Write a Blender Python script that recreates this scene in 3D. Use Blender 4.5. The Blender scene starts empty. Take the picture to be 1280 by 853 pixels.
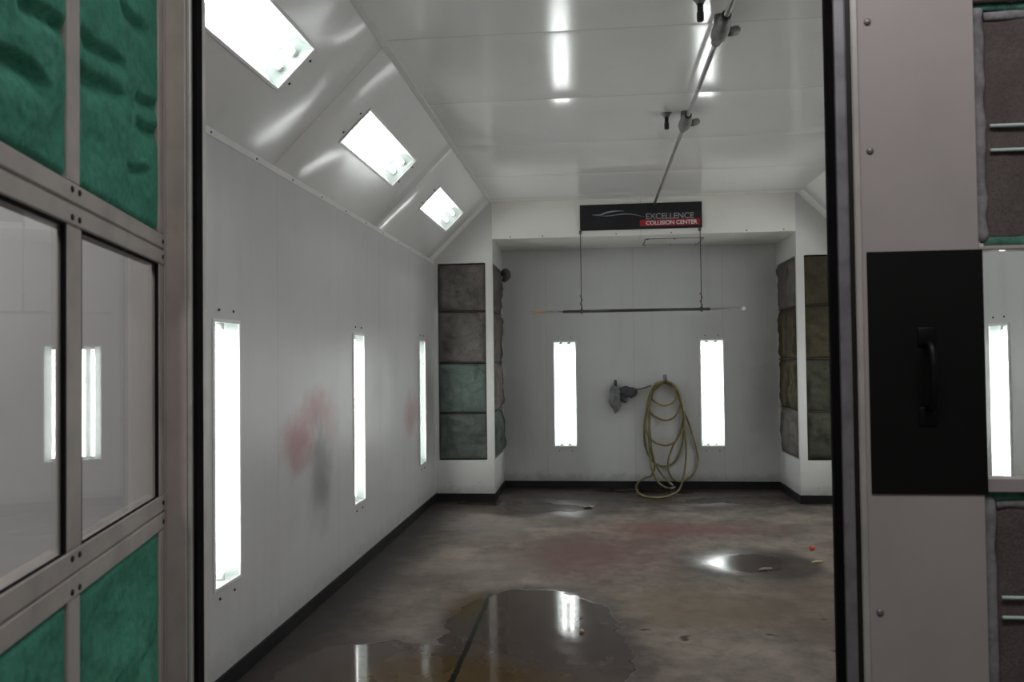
import bpy, bmesh, math, random
from mathutils import Vector, Matrix, noise
random.seed(7)
S = bpy.context.scene
COL = S.collection
PI = math.pi

# ------------------------------------------------------------------ dimensions (metres)
XL, XR = -1.75, 2.75            # side walls of the booth
YF, YC, YB = 2.0, 8.60, 9.52    # front, face of the exhaust columns, back wall
ZW, ZC, ZS = 2.62, 3.24, 2.84   # wall top, ceiling, soffit of the back recess
XI, XJ = -1.10, 2.10            # inner faces of the two exhaust columns
CAM_Z = 1.54
F_PX = 1000.0

# ------------------------------------------------------------------ camera
yaw, pitch, roll = math.radians(5.94), math.radians(1.26), 0.012
fwd = Vector((-math.sin(yaw)*math.cos(pitch), math.cos(yaw)*math.cos(pitch), math.sin(pitch)))
r0 = Vector((math.cos(yaw), math.sin(yaw), 0)); u0 = r0.cross(fwd)
rgt = math.cos(roll)*r0 - math.sin(roll)*u0
upv = math.cos(roll)*u0 + math.sin(roll)*r0
cam_d = bpy.data.cameras.new('camera'); cam = bpy.data.objects.new('camera', cam_d); COL.objects.link(cam)
M = Matrix((rgt, upv, -fwd)).transposed().to_4x4(); M.translation = Vector((0, 0, CAM_Z))
cam.matrix_world = M
cam_d.sensor_width = 36; cam_d.lens = 36*F_PX/1280
cam_d.clip_start = 0.05
cam_d.dof.use_dof = True; cam_d.dof.focus_distance = 5.5; cam_d.dof.aperture_fstop = 5.6
S.camera = cam

def ray(px, py): return fwd + rgt*((px-640)/F_PX) - upv*((py-426.5)/F_PX)
def on_y(px, py, y):            # point of a sight line at depth y
    v = ray(px, py); t = y/v.y; return Vector((0, 0, CAM_Z)) + v*t
def on_z(px, py, z):
    v = ray(px, py); t = (z-CAM_Z)/v.z; return Vector((0, 0, CAM_Z)) + v*t

# ------------------------------------------------------------------ node helpers
class NT:
    def __init__(s, name):
        s.m = bpy.data.materials.new(name); s.m.use_nodes = True
        s.t = s.m.node_tree; s.t.nodes.clear()
        s.out = s.t.nodes.new('ShaderNodeOutputMaterial')
        s._pos = None
    def n(s, typ, **kw):
        x = s.t.nodes.new(typ)
        for k, v in kw.items(): setattr(x, k, v)
        return x
    def l(s, a, b): s.t.links.new(a, b)
    def set(s, sock, v):
        if hasattr(v, 'is_linked') or isinstance(v, bpy.types.NodeSocket): s.l(v, sock)
        else: sock.default_value = v
    def pos(s):
        if s._pos is None: s._pos = s.n('ShaderNodeTexCoord').outputs['Object']
        return s._pos
    def xyz(s):
        x = s.n('ShaderNodeSeparateXYZ'); s.l(s.pos(), x.inputs[0]); return x.outputs
    def math(s, op, a, b=0.0, c=0.0, clamp=False):
        x = s.n('ShaderNodeMath', operation=op, use_clamp=clamp)
        s.set(x.inputs[0], a); s.set(x.inputs[1], b)
        if len(x.inputs) > 2: s.set(x.inputs[2], c)
        return x.outputs[0]
    def vmath(s, op, a, b):
        x = s.n('ShaderNodeVectorMath', operation=op); s.set(x.inputs[0], a); s.set(x.inputs[1], b)
        return x.outputs['Value'] if op in ('LENGTH', 'DOT_PRODUCT') else x.outputs['Vector']
    def noise(s, scale, detail=4, rough=0.55, vec=None, stretch=None, dist=0.0):
        v = vec or s.pos()
        if stretch: v = s.vmath('MULTIPLY', v, stretch)
        x = s.n('ShaderNodeTexNoise'); s.l(v, x.inputs['Vector'])
        x.inputs['Scale'].default_value = scale; x.inputs['Detail'].default_value = detail
        x.inputs['Roughness'].default_value = rough; x.inputs['Distortion'].default_value = dist
        return x.outputs['Fac']
    def ramp(s, v, a, b, smooth=True):
        x = s.n('ShaderNodeMapRange', interpolation_type='SMOOTHSTEP' if smooth else 'LINEAR')
        s.set(x.inputs['Value'], v); x.inputs['From Min'].default_value = a; x.inputs['From Max'].default_value = b
        return x.outputs['Result']
    def mix(s, fac, a, b, mode='MIX'):
        x = s.n('ShaderNodeMix', data_type='RGBA', blend_type=mode)
        s.set(x.inputs[0], fac)
        for k, v in ((6, a), (7, b)):
            if isinstance(v, (tuple, list)): v = (*v[:3], 1.0)
            s.set(x.inputs[k], v)
        return x.outputs[2]
    def blob(s, c, r, vec=None):      # 1 in the middle of an ellipsoid, 0 at its edge, negative outside
        v = s.vmath('SUBTRACT', vec or s.pos(), Vector(c)); v = s.vmath('DIVIDE', v, Vector(r))
        return s.math('SUBTRACT', 1.0, s.vmath('LENGTH', v, (0, 0, 0)))
    def bump(s, h, strength, dist, normal=None):
        x = s.n('ShaderNodeBump'); s.l(h, x.inputs['Height'])
        x.inputs['Strength'].default_value = strength; x.inputs['Distance'].default_value = dist
        if normal is not None: s.l(normal, x.inputs['Normal'])
        return x.outputs['Normal']
    def bsdf(s, color, rough=0.5, metal=0.0, normal=None, spec=0.5, coat=0.0, coat_rough=0.1, ior=1.5):
        x = s.n('ShaderNodeBsdfPrincipled')
        if isinstance(color, (tuple, list)): color = (*color[:3], 1.0)
        s.set(x.inputs['Base Color'], color); s.set(x.inputs['Roughness'], rough); s.set(x.inputs['Metallic'], metal)
        s.set(x.inputs['Specular IOR Level'], spec); x.inputs['IOR'].default_value = ior
        x.inputs['Coat Weight'].default_value = coat; x.inputs['Coat Roughness'].default_value = coat_rough
        if normal is not None: s.l(normal, x.inputs['Normal'])
        s.l(x.outputs[0], s.out.inputs['Surface']); return x

MAT = {}
def seam(nt, axis, start, step, width=0.006):
    c = nt.xyz()[axis]
    v = nt.math('DIVIDE', nt.math('SUBTRACT', c, start), step)
    fr = nt.math('ABSOLUTE', nt.math('SUBTRACT', nt.math('FRACT', nt.math('ADD', v, 100.5)), 0.5))
    return nt.ramp(fr, width/step, width*0.4/step)

WHITE = (0.74, 0.735, 0.735)
def panel_mat(name, axis, start, step, base=WHITE, rough=0.22, warp=0.35, warp_scale=1.4, low=None, stains_patches=(), streak=0.0, pillow=0.0, spec=0.5, seam_k=0.25, domes=()):
    nt = NT(name)
    sm = seam(nt, axis, start, step)
    dirt = nt.noise(2.2, 6, 0.6)
    col = nt.mix(nt.math('MULTIPLY', nt.ramp(dirt, 0.5, 0.8), 0.22), base, (base[0]*.72, base[1]*.71, base[2]*.69))
    if streak:
        st = nt.noise(3.0, 5, 0.6, stretch=(3.0, 3.0, 0.25))
        col = nt.mix(nt.math('MULTIPLY', nt.ramp(st, 0.48, 0.75), streak), col, (0.42, 0.41, 0.41))
    if low:      # grime along the bottom: (z of its top, depth of shade)
        z = nt.xyz()[2]
        g = nt.math('ADD', nt.ramp(z, low[0], 0.05), nt.math('MULTIPLY', nt.math('SUBTRACT', nt.noise(9, 6, 0.7), 0.5), 0.9))
        col = nt.mix(nt.math('MULTIPLY', nt.ramp(g, 0.35, 1.1), low[1]), col, (0.17, 0.165, 0.16))
        sp = nt.noise(60, 2, 0.5)
        col = nt.mix(nt.math('MULTIPLY', nt.math('MULTIPLY', nt.ramp(sp, 0.68, 0.74), nt.ramp(z, low[0]*2.2, 0.1)), 0.6), col, (0.12, 0.11, 0.1))
    for c, r, rgb, k in stains_patches:
        m = nt.math('ADD', nt.blob(c, r), nt.math('MULTIPLY', nt.math('SUBTRACT', nt.noise(5.0, 5, 0.6), 0.5), 0.9))
        col = nt.mix(nt.math('MULTIPLY', nt.ramp(m, 0.0, 0.9), k), col, rgb)
    col = nt.mix(nt.math('MULTIPLY', sm, seam_k), col, (0.24, 0.24, 0.24))
    h = nt.math('MULTIPLY', nt.noise(warp_scale, 1, 0.4), 1.0)
    nrm = nt.bump(h, warp, 0.05)
    if pillow:           # every sheet is dished towards its edges (depth in metres)
        c = nt.xyz()[axis]
        v = nt.math('FRACT', nt.math('ADD', nt.math('DIVIDE', nt.math('SUBTRACT', c, start), step), 100.0))
        w = nt.math('MULTIPLY', nt.math('SUBTRACT', v, 0.5), 2.0)
        nrm = nt.bump(nt.math('MULTIPLY', nt.math('POWER', nt.math('ABSOLUTE', w), 7.0), -1.0), 1.0, pillow, nrm)
    for c, r, d in domes:    # oil-canned spots of the thin sheet
        b = nt.math('MAXIMUM', nt.blob(c, r), 0.0)
        nrm = nt.bump(nt.math('MULTIPLY', nt.ramp(b, 0.0, 1.0), nt.math('ADD', 0.9, nt.math('MULTIPLY', nt.noise(4.0, 1, 0.4), 0.2))), 1.0, d, nrm)
    nrm = nt.bump(nt.math('SUBTRACT', 1.0, sm), 0.25, 0.003, nrm)
    nt.bsdf(col, rough, 0, nrm, spec)
    return nt.m

def simple(name, rgb, rough=0.5, metal=0.0, var=0.12, scale=8.0, bump=0.0, bscale=60.0, spec=0.5):
    nt = NT(name)
    f = nt.ramp(nt.noise(scale, 5, 0.6), 0.35, 0.75)
    col = nt.mix(f, rgb, tuple(c*(1-var*2) for c in rgb))
    nrm = nt.bump(nt.noise(bscale, 3), bump, 0.004) if bump else None
    nt.bsdf(col, rough, metal, nrm, spec)
    return nt.m

RED = (0.36, 0.10, 0.11)
MAT['wall_left'] = panel_mat('left wall panels', 1, 4.27, 1.05, rough=0.33, spec=0.4, base=(0.60, 0.595, 0.605), low=(0.36, 0.30), streak=0.16, stains_patches=(
    ((XL, 4.62, 1.08), (0.3, 0.46, 0.26), RED, 0.8), ((XL, 4.88, 1.24), (0.3, 0.42, 0.18), RED, 0.7),
    ((XL, 5.15, 1.15), (0.3, 0.25, 0.30), (0.42, 0.2, 0.2), 0.4),
    ((XL, 4.95, 0.84), (0.3, 0.30, 0.48), (0.17, 0.17, 0.17), 0.7), ((XL, 6.3, 1.35), (0.3, 0.35, 0.4), (0.35, 0.34, 0.35), 0.35),
    ((XL, 7.45, 1.02), (0.3, 0.4, 0.28), RED, 0.5), ((XL, 8.3, 1.2), (0.3, 0.35, 0.7), (0.28, 0.28, 0.30), 0.45)))
MAT['wall_right'] = panel_mat('right wall panels', 1, 4.27, 1.05, low=(0.42, 0.5), streak=0.15)
MAT['wall_back'] = panel_mat('back wall panels', 0, -0.58, 1.03, rough=0.4, spec=0.4, low=(0.32, 0.62), streak=0.25, base=(0.555, 0.56, 0.56), stains_patches=(
    ((1.95, YB, 1.0), (0.35, 0.4, 0.9), (0.33, 0.32, 0.32), 0.5), ((-0.95, YB, 0.8), (0.35, 0.4, 0.8), (0.36, 0.35, 0.36), 0.45)))  # grey patches, darker towards both ends of the back wall
MAT['slope'] = panel_mat('sloped panels', 1, 4.22, 2.09, rough=0.16, warp=0.3, warp_scale=0.9, pillow=0.042, base=(0.83, 0.825, 0.82), domes=(((-1.16, 3.95, 3.21), (0.42, 0.42, 0.42), 0.018), ((-1.68, 4.52, 2.69), (0.40, 0.55, 0.40), 0.018)))
MAT['ceiling'] = panel_mat('ceiling panels', 1, 4.13, 1.08, rough=0.12, warp=0.10, warp_scale=0.8, base=(0.86, 0.855, 0.845), pillow=0.004)
MAT['header'] = panel_mat('white header metal', 0, 0.5, 20.0, rough=0.3, base=(0.82, 0.81, 0.76))
MAT['front'] = panel_mat('front wall panels', 0, -2.6, 5.35, rough=0.3, base=(0.60, 0.58, 0.585))
MAT['casing'] = panel_mat('column casing', 0, 50.0, 200.0, rough=0.35, base=(0.61, 0.605, 0.59), low=(0.32, 0.45))
MAT['white_metal'] = simple('white enamel', (0.80, 0.80, 0.79), 0.3, 0, 0.03)
MAT['reflector'] = simple('dulled reflector metal', (0.40, 0.445, 0.425), 0.45, 0, 0.02)
MAT['baseboard'] = simple('black baseboard', (0.016, 0.016, 0.017), 0.6, 0, 0.25, 6, spec=0.25)
MAT['door_frame'] = simple('taupe painted steel', (0.52, 0.46, 0.43), 0.5, 0, 0.12, 5)
MAT['door_rail'] = simple('worn grey aluminium rail', (0.42, 0.39, 0.365), 0.5, 0.0, 0.14, 6)
MAT['edge'] = simple('pale edge strip', (0.62, 0.61, 0.58), 0.35, 0.2, 0.1)
MAT['rubber'] = simple('black rubber', (0.007, 0.006, 0.008), 0.9, 0, 0.2, spec=0.1)
MAT['aluminium'] = simple('dull aluminium', (0.31, 0.31, 0.34), 0.42, 0.35, 0.18, 12)
MAT['screw'] = simple('dark screw', (0.03, 0.028, 0.026), 0.45, 0.5)
MAT['rivet'] = simple('grey rivet', (0.30, 0.28, 0.28), 0.4, 0.4)
MAT['stile'] = simple('off white door skin', (0.47, 0.435, 0.44), 0.5, 0, 0.05, 3)
MAT['black_panel'] = simple('matt black panel', (0.0055, 0.0055, 0.0055), 0.55, 0, 0.1, spec=0.25)
MAT['black_handle'] = simple('satin black handle', (0.006, 0.006, 0.006), 0.45, 0.0, spec=0.25)
MAT['sill'] = simple('window sill', (0.42, 0.38, 0.39), 0.5, 0, 0.06)
MAT['steel'] = simple('galvanised steel', (0.42, 0.42, 0.41), 0.35, 0.8, 0.15, 20)
MAT['steel_dark'] = simple('dark cast fitting', (0.20, 0.20, 0.19), 0.5, 0.4, 0.2, 30)
MAT['sprinkler_dark'] = simple('dark sprinkler body', (0.03, 0.03, 0.03), 0.5, 0.2)
MAT['pole'] = simple('purplish black pole', (0.035, 0.025, 0.04), 0.45, 0, 0.3, 9)
MAT['pole_tape'] = simple('tan tape', (0.36, 0.25, 0.14), 0.6, 0, 0.2, 25)
MAT['pole_grey'] = simple('grey pole end', (0.30, 0.28, 0.30), 0.5, 0, 0.2, 25)
MAT['wire'] = simple('dark wire', (0.10, 0.075, 0.08), 0.5, 0.4)
MAT['hose'] = simple('dirty yellow hose', (0.25, 0.215, 0.085), 0.5, 0, 0.28, 7)
MAT['cord'] = simple('grey air line', (0.12, 0.12, 0.13), 0.5)
MAT['rag'] = simple('grey bundle cloth', (0.23, 0.225, 0.24), 0.8, 0, 0.25, 14, 0.4, 40)
MAT['rag_green'] = simple('grey green cloth', (0.16, 0.20, 0.18), 0.8, 0, 0.25, 14, 0.4, 40)
MAT['dark_cloth'] = simple('dark grey cloth', (0.085, 0.08, 0.092), 0.8, 0, 0.25, 14, 0.4, 40)
MAT['sign_black'] = simple('black sign face', (0.012, 0.013, 0.017), 0.3, 0, 0.15)
MAT['sign_red'] = simple('red sign band', (0.33, 0.016, 0.02), 0.4, 0, 0.05)
MAT['sign_white'] = simple('white sign lettering', (0.70, 0.70, 0.70), 0.5, 0, 0.02)
MAT['sign_grey'] = simple('grey sign lettering', (0.30, 0.30, 0.32), 0.5, 0, 0.05)
MAT['hatch'] = simple('hatch edge', (0.30, 0.29, 0.29), 0.5)
MAT['orange'] = simple('orange plastic', (0.62, 0.09, 0.03), 0.5)
MAT['shaving'] = simple('pale yellow shaving', (0.55, 0.45, 0.28), 0.7)
MAT['paper'] = simple('crumpled tan paper', (0.40, 0.37, 0.31), 0.8)
MAT['tape_green'] = simple('green filter fibre', (0.09, 0.27, 0.21), 0.85, 0, 0.3, 30, 0.6, 60)
MAT['fibre_white'] = simple('grey white filter fibre', (0.31, 0.31, 0.33), 0.9, 0, 0.2, 30, 0.6, 60)
MAT['bar'] = simple('pale green filter bar', (0.68, 0.86, 0.83), 0.4, 0.0, 0.05)

def fibre(name, a, b, scale=5.0, dark=0.0):
    nt = NT(name)
    f = nt.ramp(nt.noise(scale, 6, 0.65), 0.3, 0.75)
    col = nt.mix(f, a, b)
    g = nt.ramp(nt.noise(scale*18, 3, 0.6), 0.35, 0.7)
    col = nt.mix(nt.math('MULTIPLY', g, 0.45), col, tuple(c*0.5 for c in a))
    col = nt.mix(nt.math('MULTIPLY', nt.ramp(nt.noise(scale*0.9, 4, 0.6, dist=0.6), 0.52, 0.72), dark), col, tuple(c*0.42 for c in a))
    nrm = nt.bump(nt.noise(scale*25, 4, 0.7), 0.5, 0.006)
    nt.bsdf(col, 0.95, 0, nrm, 0.15)
    return nt.m
MAT['filter_green'] = fibre('green paint filter', (0.062, 0.245, 0.175), (0.080, 0.31, 0.225), 3.0)
MAT['filter_dust'] = fibre('dusty grey filter', (0.120, 0.112, 0.106), (0.171, 0.160, 0.147), 4.0, 0.55)
MAT['filter_dust2'] = fibre('dusty brown grey filter', (0.128, 0.120, 0.109), (0.184, 0.171, 0.157), 5.0, 0.55)
MAT['filter_teal'] = fibre('grey green filter', (0.109, 0.142, 0.130), (0.142, 0.174, 0.158), 5.0, 0.55)
MAT['filter_teal2'] = fibre('darker grey green filter', (0.085, 0.100, 0.093), (0.123, 0.138, 0.123), 5.0, 0.55)
MAT['filter_olive'] = fibre('olive filter', (0.063, 0.057, 0.036), (0.092, 0.082, 0.052), 5.0, 0.55)
MAT['filter_olive2'] = fibre('dark olive green filter', (0.052, 0.055, 0.040), (0.075, 0.077, 0.058), 5.0, 0.55)
MAT['filter_mesh'] = fibre('brown grey filter mesh', (0.135, 0.112, 0.112), (0.175, 0.15, 0.15), 9.0)

def glass(name, k=1.0, tint=(0.97, 0.985, 0.98)):
    nt = NT(name)
    ge = nt.n('ShaderNodeNewGeometry')                     # Schlick reflectance, the same on both faces of the pane
    cs = nt.math('ABSOLUTE', nt.vmath('DOT_PRODUCT', ge.outputs['Normal'], ge.outputs['Incoming']))
    fr = nt.math('ADD', 0.04, nt.math('MULTIPLY', nt.math('POWER', nt.math('SUBTRACT', 1.0, cs, clamp=True), 5.0), 0.96))
    tr = nt.n('ShaderNodeBsdfTransparent'); tr.inputs[0].default_value = (*tint, 1)
    gl = nt.n('ShaderNodeBsdfGlossy'); gl.inputs['Roughness'].default_value = 0.015
    mx = nt.n('ShaderNodeMixShader')
    nt.l(nt.math('MULTIPLY', fr, k, clamp=True), mx.inputs[0])
    nt.l(tr.outputs[0], mx.inputs[1]); nt.l(gl.outputs[0], mx.inputs[2]); nt.l(mx.outputs[0], nt.out.inputs['Surface'])
    return nt.m
MAT['glass'] = glass('door window glass', 1.0)
MAT['lens'] = glass('fixture cover glass', 1.0, (0.93, 0.96, 0.95))

def emit(name, rgb, k):
    nt = NT(name); e = nt.n('ShaderNodeEmission'); e.inputs[0].default_value = (*rgb, 1); e.inputs[1].default_value = k
    nt.l(e.outputs[0], nt.out.inputs['Surface']); return nt.m
MAT['tube'] = emit('lit fluorescent tube', (1.0, 0.952, 0.962), 22.0)

def floor_mat():
    nt = NT('stained wet concrete')
    P = nt.pos()
    wob = nt.n('ShaderNodeTexNoise'); nt.l(P, wob.inputs['Vector']); wob.inputs['Scale'].default_value = 2.6; wob.inputs['Detail'].default_value = 5
    off = nt.vmath('MULTIPLY', nt.vmath('SUBTRACT', wob.outputs['Color'], (0.5, 0.5, 0.5)), (0.34, 0.42, 0.0))
    Q = nt.vmath('ADD', P, off)
    def union(lst):
        r = None
        for c, rr in lst:
            b = nt.blob((c[0], c[1], 0), (rr[0], rr[1], 5), Q)
            r = b if r is None else nt.math('MAXIMUM', r, b)
        return r
    # standing water
    main = union([((-0.40, 4.70), (0.52, 0.62)), ((-0.85, 3.80), (0.78, 0.56)), ((-0.20, 4.05), (0.38, 0.75)), ((-1.2, 3.2), (0.5, 0.8))])
    small = union([((1.10, 6.15), (0.50, 0.42)), ((1.45, 8.75), (0.95, 0.30)), ((-0.5, 8.25), (0.75, 0.42)), ((-1.15, 8.5), (0.6, 0.25)), ((0.55, 9.3), (1.0, 0.2))])
    edge_n = nt.math('MULTIPLY', nt.math('SUBTRACT', nt.noise(11, 4, 0.6), 0.5), 0.12)
    wet = nt.math('MAXIMUM', nt.ramp(nt.math('ADD', main, edge_n), 0.0, 0.08), nt.math('MULTIPLY', nt.ramp(nt.math('ADD', small, edge_n), 0.0, 0.7), 0.80))
    damp = nt.ramp(nt.math('ADD', nt.math('MAXIMUM', main, small), edge_n), -0.34, 0.10)
    # dry concrete
    n1 = nt.noise(1.3, 7, 0.65); n2 = nt.noise(7, 6, 0.7); n3 = nt.noise(45, 4, 0.6)
    col = nt.mix(nt.ramp(n1, 0.34, 0.68), (0.128, 0.100, 0.085), (0.276, 0.232, 0.197))
    col = nt.mix(nt.math('MULTIPLY', nt.ramp(n2, 0.42, 0.75), 0.65), col, (0.084, 0.069, 0.059))
    col = nt.mix(nt.math('MULTIPLY', nt.ramp(n3, 0.5, 0.8), 0.25), col, (0.247, 0.222, 0.197))
    for c, r, rgb, k in (((0.0, 6.3), (0.95, 1.1), (0.153, 0.083, 0.076), 0.75), ((0.75, 7.3), (1.1, 0.5), (0.175, 0.072, 0.066), 0.75),
                         ((-0.75, 5.9), (0.5, 0.6), (0.247, 0.212, 0.197), 0.4), ((0.6, 5.0), (0.7, 0.6), (0.182, 0.136, 0.092), 0.6),
                         ((1.6, 5.0), (0.8, 1.2), (0.128, 0.089, 0.067), 0.6), ((-1.05, 7.4), (0.6, 0.9), (0.247, 0.222, 0.204), 0.5)):
        m = nt.ramp(nt.math('ADD', nt.blob((c[0], c[1], 0), (r[0], r[1], 5), Q), nt.math('MULTIPLY', nt.math('SUBTRACT', n2, 0.5), 0.8)), 0.0, 0.8)
        col = nt.mix(nt.math('MULTIPLY', m, k), col, rgb)
    x, y, z = nt.xyz()[:]
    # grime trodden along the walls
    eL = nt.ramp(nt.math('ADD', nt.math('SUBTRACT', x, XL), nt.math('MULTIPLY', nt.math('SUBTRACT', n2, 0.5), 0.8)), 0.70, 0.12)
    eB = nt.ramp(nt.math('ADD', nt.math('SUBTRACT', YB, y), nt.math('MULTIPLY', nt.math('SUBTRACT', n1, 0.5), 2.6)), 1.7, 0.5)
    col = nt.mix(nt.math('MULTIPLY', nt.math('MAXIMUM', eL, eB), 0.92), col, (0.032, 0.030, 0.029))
    # small dark pits
    for c in ((0.96, 4.5), (0.25, 4.62), (0.0, 4.66), (0.5, 4.5), (1.25, 4.3), (1.35, 4.9)):
        col = nt.mix(nt.ramp(nt.blob((c[0], c[1], 0), (0.045, 0.028, 5), Q), 0.0, 0.8), col, (0.06, 0.042, 0.034))
    # wet colour, rusty where the water is yellowed
    col = nt.mix(nt.math('MULTIPLY', damp, 0.78), col, (0.034, 0.022, 0.018))
    rust = nt.ramp(nt.math('ADD', union([((-0.86, 5.0), (0.32, 0.38)), ((-0.7, 3.85), (0.75, 0.4))]), nt.math('MULTIPLY', nt.math('SUBTRACT', n2, 0.5), 0.9)), 0.0, 0.6)
    col = nt.mix(nt.math('MULTIPLY', nt.math('MULTIPLY', rust, damp), 0.8), col, (0.075, 0.046, 0.015))
    # saw-cut joint
    jx = nt.math('ABSOLUTE', nt.math('ADD', nt.math('ADD', x, 0.705), nt.math('MULTIPLY', nt.math('SUBTRACT', n2, 0.5), 0.03)))
    j = nt.math('MULTIPLY', nt.ramp(jx, 0.017, 0.010), nt.ramp(y, 5.27, 5.2))
    col = nt.mix(j, col, (0.012, 0.014, 0.013))
    rough = nt.math('ADD', nt.math('MULTIPLY', nt.math('SUBTRACT', 1.0, damp), 0.32), 0.44)
    rough = nt.math('ADD', nt.math('MULTIPLY', nt.math('SUBTRACT', 1.0, wet), nt.math('ADD', rough, -0.05)), nt.math('ADD', 0.04, nt.math('MULTIPLY', nt.ramp(n2, 0.3, 0.7), 0.09)))
    hb = nt.math('MULTIPLY', nt.math('ADD', nt.math('MULTIPLY', n2, 0.6), nt.math('MULTIPLY', n3, 0.4)), nt.math('SUBTRACT', 1.0, damp))
    nrm = nt.bump(hb, 0.35, 0.012)
    nt.bsdf(col, rough, 0, nrm, 0.26)
    return nt.m
MAT['floor'] = floor_mat()

# ------------------------------------------------------------------ mesh helpers
def mesh_obj(name, bm, mat, parent=None, smooth=False, loc=None):
    bmesh.ops.recalc_face_normals(bm, faces=bm.faces) if not getattr(bm, '_keep', False) else None
    me = bpy.data.meshes.new(name); bm.to_mesh(me); bm.free()
    me.materials.append(MAT[mat] if isinstance(mat, str) else mat)
    if smooth:
        for p in me.polygons: p.use_smooth = True
    o = bpy.data.objects.new(name, me); COL.objects.link(o)
    if parent is not None: o.parent = parent
    if loc is not None: o.location = loc
    return o
def empty(name, loc=(0, 0, 0), rotz=0.0):
    o = bpy.data.objects.new(name, None); COL.objects.link(o); o.location = loc; o.rotation_euler = (0, 0, rotz); o.empty_display_size = 0.1
    return o
def tag(o, label, cat, group=None, kind=None):
    o['label'] = label; o['category'] = cat
    if group: o['group'] = group
    if kind: o['kind'] = kind
    return o
def box(bm, a, b, bev=0.0, seg=2):
    a, b = Vector(a), Vector(b)
    r = bmesh.ops.create_cube(bm, size=1.0)
    vs = r['verts']
    bmesh.ops.scale(bm, vec=(abs(b.x-a.x), abs(b.y-a.y), abs(b.z-a.z)), verts=vs)
    bmesh.ops.translate(bm, vec=(a+b)/2, verts=vs)
    if bev:
        es = list({e for v in vs for e in v.link_edges})
        bmesh.ops.bevel(bm, geom=es, offset=bev, segments=seg, affect='EDGES', profile=0.5)
def tube(bm, pts, r, seg=10, cap=True):
    pts = [Vector(p) for p in pts]; n = len(pts)
    rr = r if isinstance(r, (list, tuple)) else [r]*n
    rings = []; up = None
    for i, p in enumerate(pts):
        t = (pts[min(i+1, n-1)]-pts[max(i-1, 0)]).normalized()
        if up is None: up = t.orthogonal().normalized()
        up = (up - t*up.dot(t)); up = up.normalized() if up.length > 1e-6 else t.orthogonal().normalized()
        side = t.cross(up)
        rings.append([bm.verts.new(p + (up*math.cos(2*PI*k/seg)+side*math.sin(2*PI*k/seg))*rr[i]) for k in range(seg)])
    for a, b in zip(rings, rings[1:]):
        for k in range(seg): bm.faces.new((a[k], a[(k+1) % seg], b[(k+1) % seg], b[k]))
    if cap: bm.faces.new(rings[0][::-1]); bm.faces.new(rings[-1])
def lathe(bm, profile, c, axis=(0, 0, 1), seg=16):      # profile: (radius, height) along axis from c
    ax = Vector(axis).normalized()
    tube(bm, [Vector(c)+ax*h for _, h in profile], [max(r, 1e-4) for r, _ in profile], seg)
def catmull(pts, sub=8):
    pts = [Vector(p) for p in pts]; out = []
    P = [2*pts[0]-pts[1]] + pts + [2*pts[-1]-pts[-2]]
    for i in range(1, len(P)-2):
        p0, p1, p2, p3 = P[i-1:i+3]
        for k in range(sub):
            t = k/sub
            out.append(0.5*((2*p1)+(-p0+p2)*t+(2*p0-5*p1+4*p2-p3)*t*t+(-p0+3*p1-3*p2+p3)*t**3))
    out.append(pts[-1]); return out
def sheet(name, org, u, v, U, V, holes, mat, thick=0.03, extra_u=(), nflip=False, parent=None):
    """a panel from org along u and v, with rectangular openings; thickened away from the room"""
    org, u, v = Vector(org), Vector(u).normalized(), Vector(v).normalized()
    us = sorted({0.0, U, *extra_u, *[h[0] for h in holes], *[h[1] for h in holes]})
    vs = sorted({0.0, V, *[h[2] for h in holes], *[h[3] for h in holes]})
    bm = bmesh.new()
    nrm = u.cross(v) if not nflip else v.cross(u)
    front = {(i, j): bm.verts.new(org+u*a+v*b) for i, a in enumerate(us) for j, b in enumerate(vs)}
    back = {(i, j): bm.verts.new(org+u*a+v*b-nrm*thick) for i, a in enumerate(us) for j, b in enumerate(vs)}
    def solid(i, j):
        if not (0 <= i < len(us)-1 and 0 <= j < len(vs)-1): return False
        cu, cv = (us[i]+us[i+1])/2, (vs[j]+vs[j+1])/2
        return not any(h[0] < cu < h[1] and h[2] < cv < h[3] for h in holes)
    for i in range(len(us)-1):
        for j in range(len(vs)-1):
            if not solid(i, j): continue
            q = [(i, j), (i+1, j), (i+1, j+1), (i, j+1)]
            bm.faces.new([front[k] for k in q]); bm.faces.new([back[k] for k in q][::-1])
            for (di, dj), (a, b) in (((-1, 0), (q[3], q[0])), ((1, 0), (q[1], q[2])), ((0, -1), (q[0], q[1])), ((0, 1), (q[2], q[3]))):
                if not solid(i+di, j+dj): bm.faces.new((front[a], back[a], back[b], front[b]))
    for x in list(bm.verts):
        if not x.link_faces: bm.verts.remove(x)
    o = mesh_obj(name, bm, mat, parent); return o

# ------------------------------------------------------------------ light fixtures
LW, LH = 0.262, 1.235          # opening of a fixture
WALL_Y = (3.652, 5.79, 7.97)
SLOPE_Y = (3.08, 5.27, 7.44)
LZ0 = 0.495
BACK_X = (-0.362, 1.349)

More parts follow.
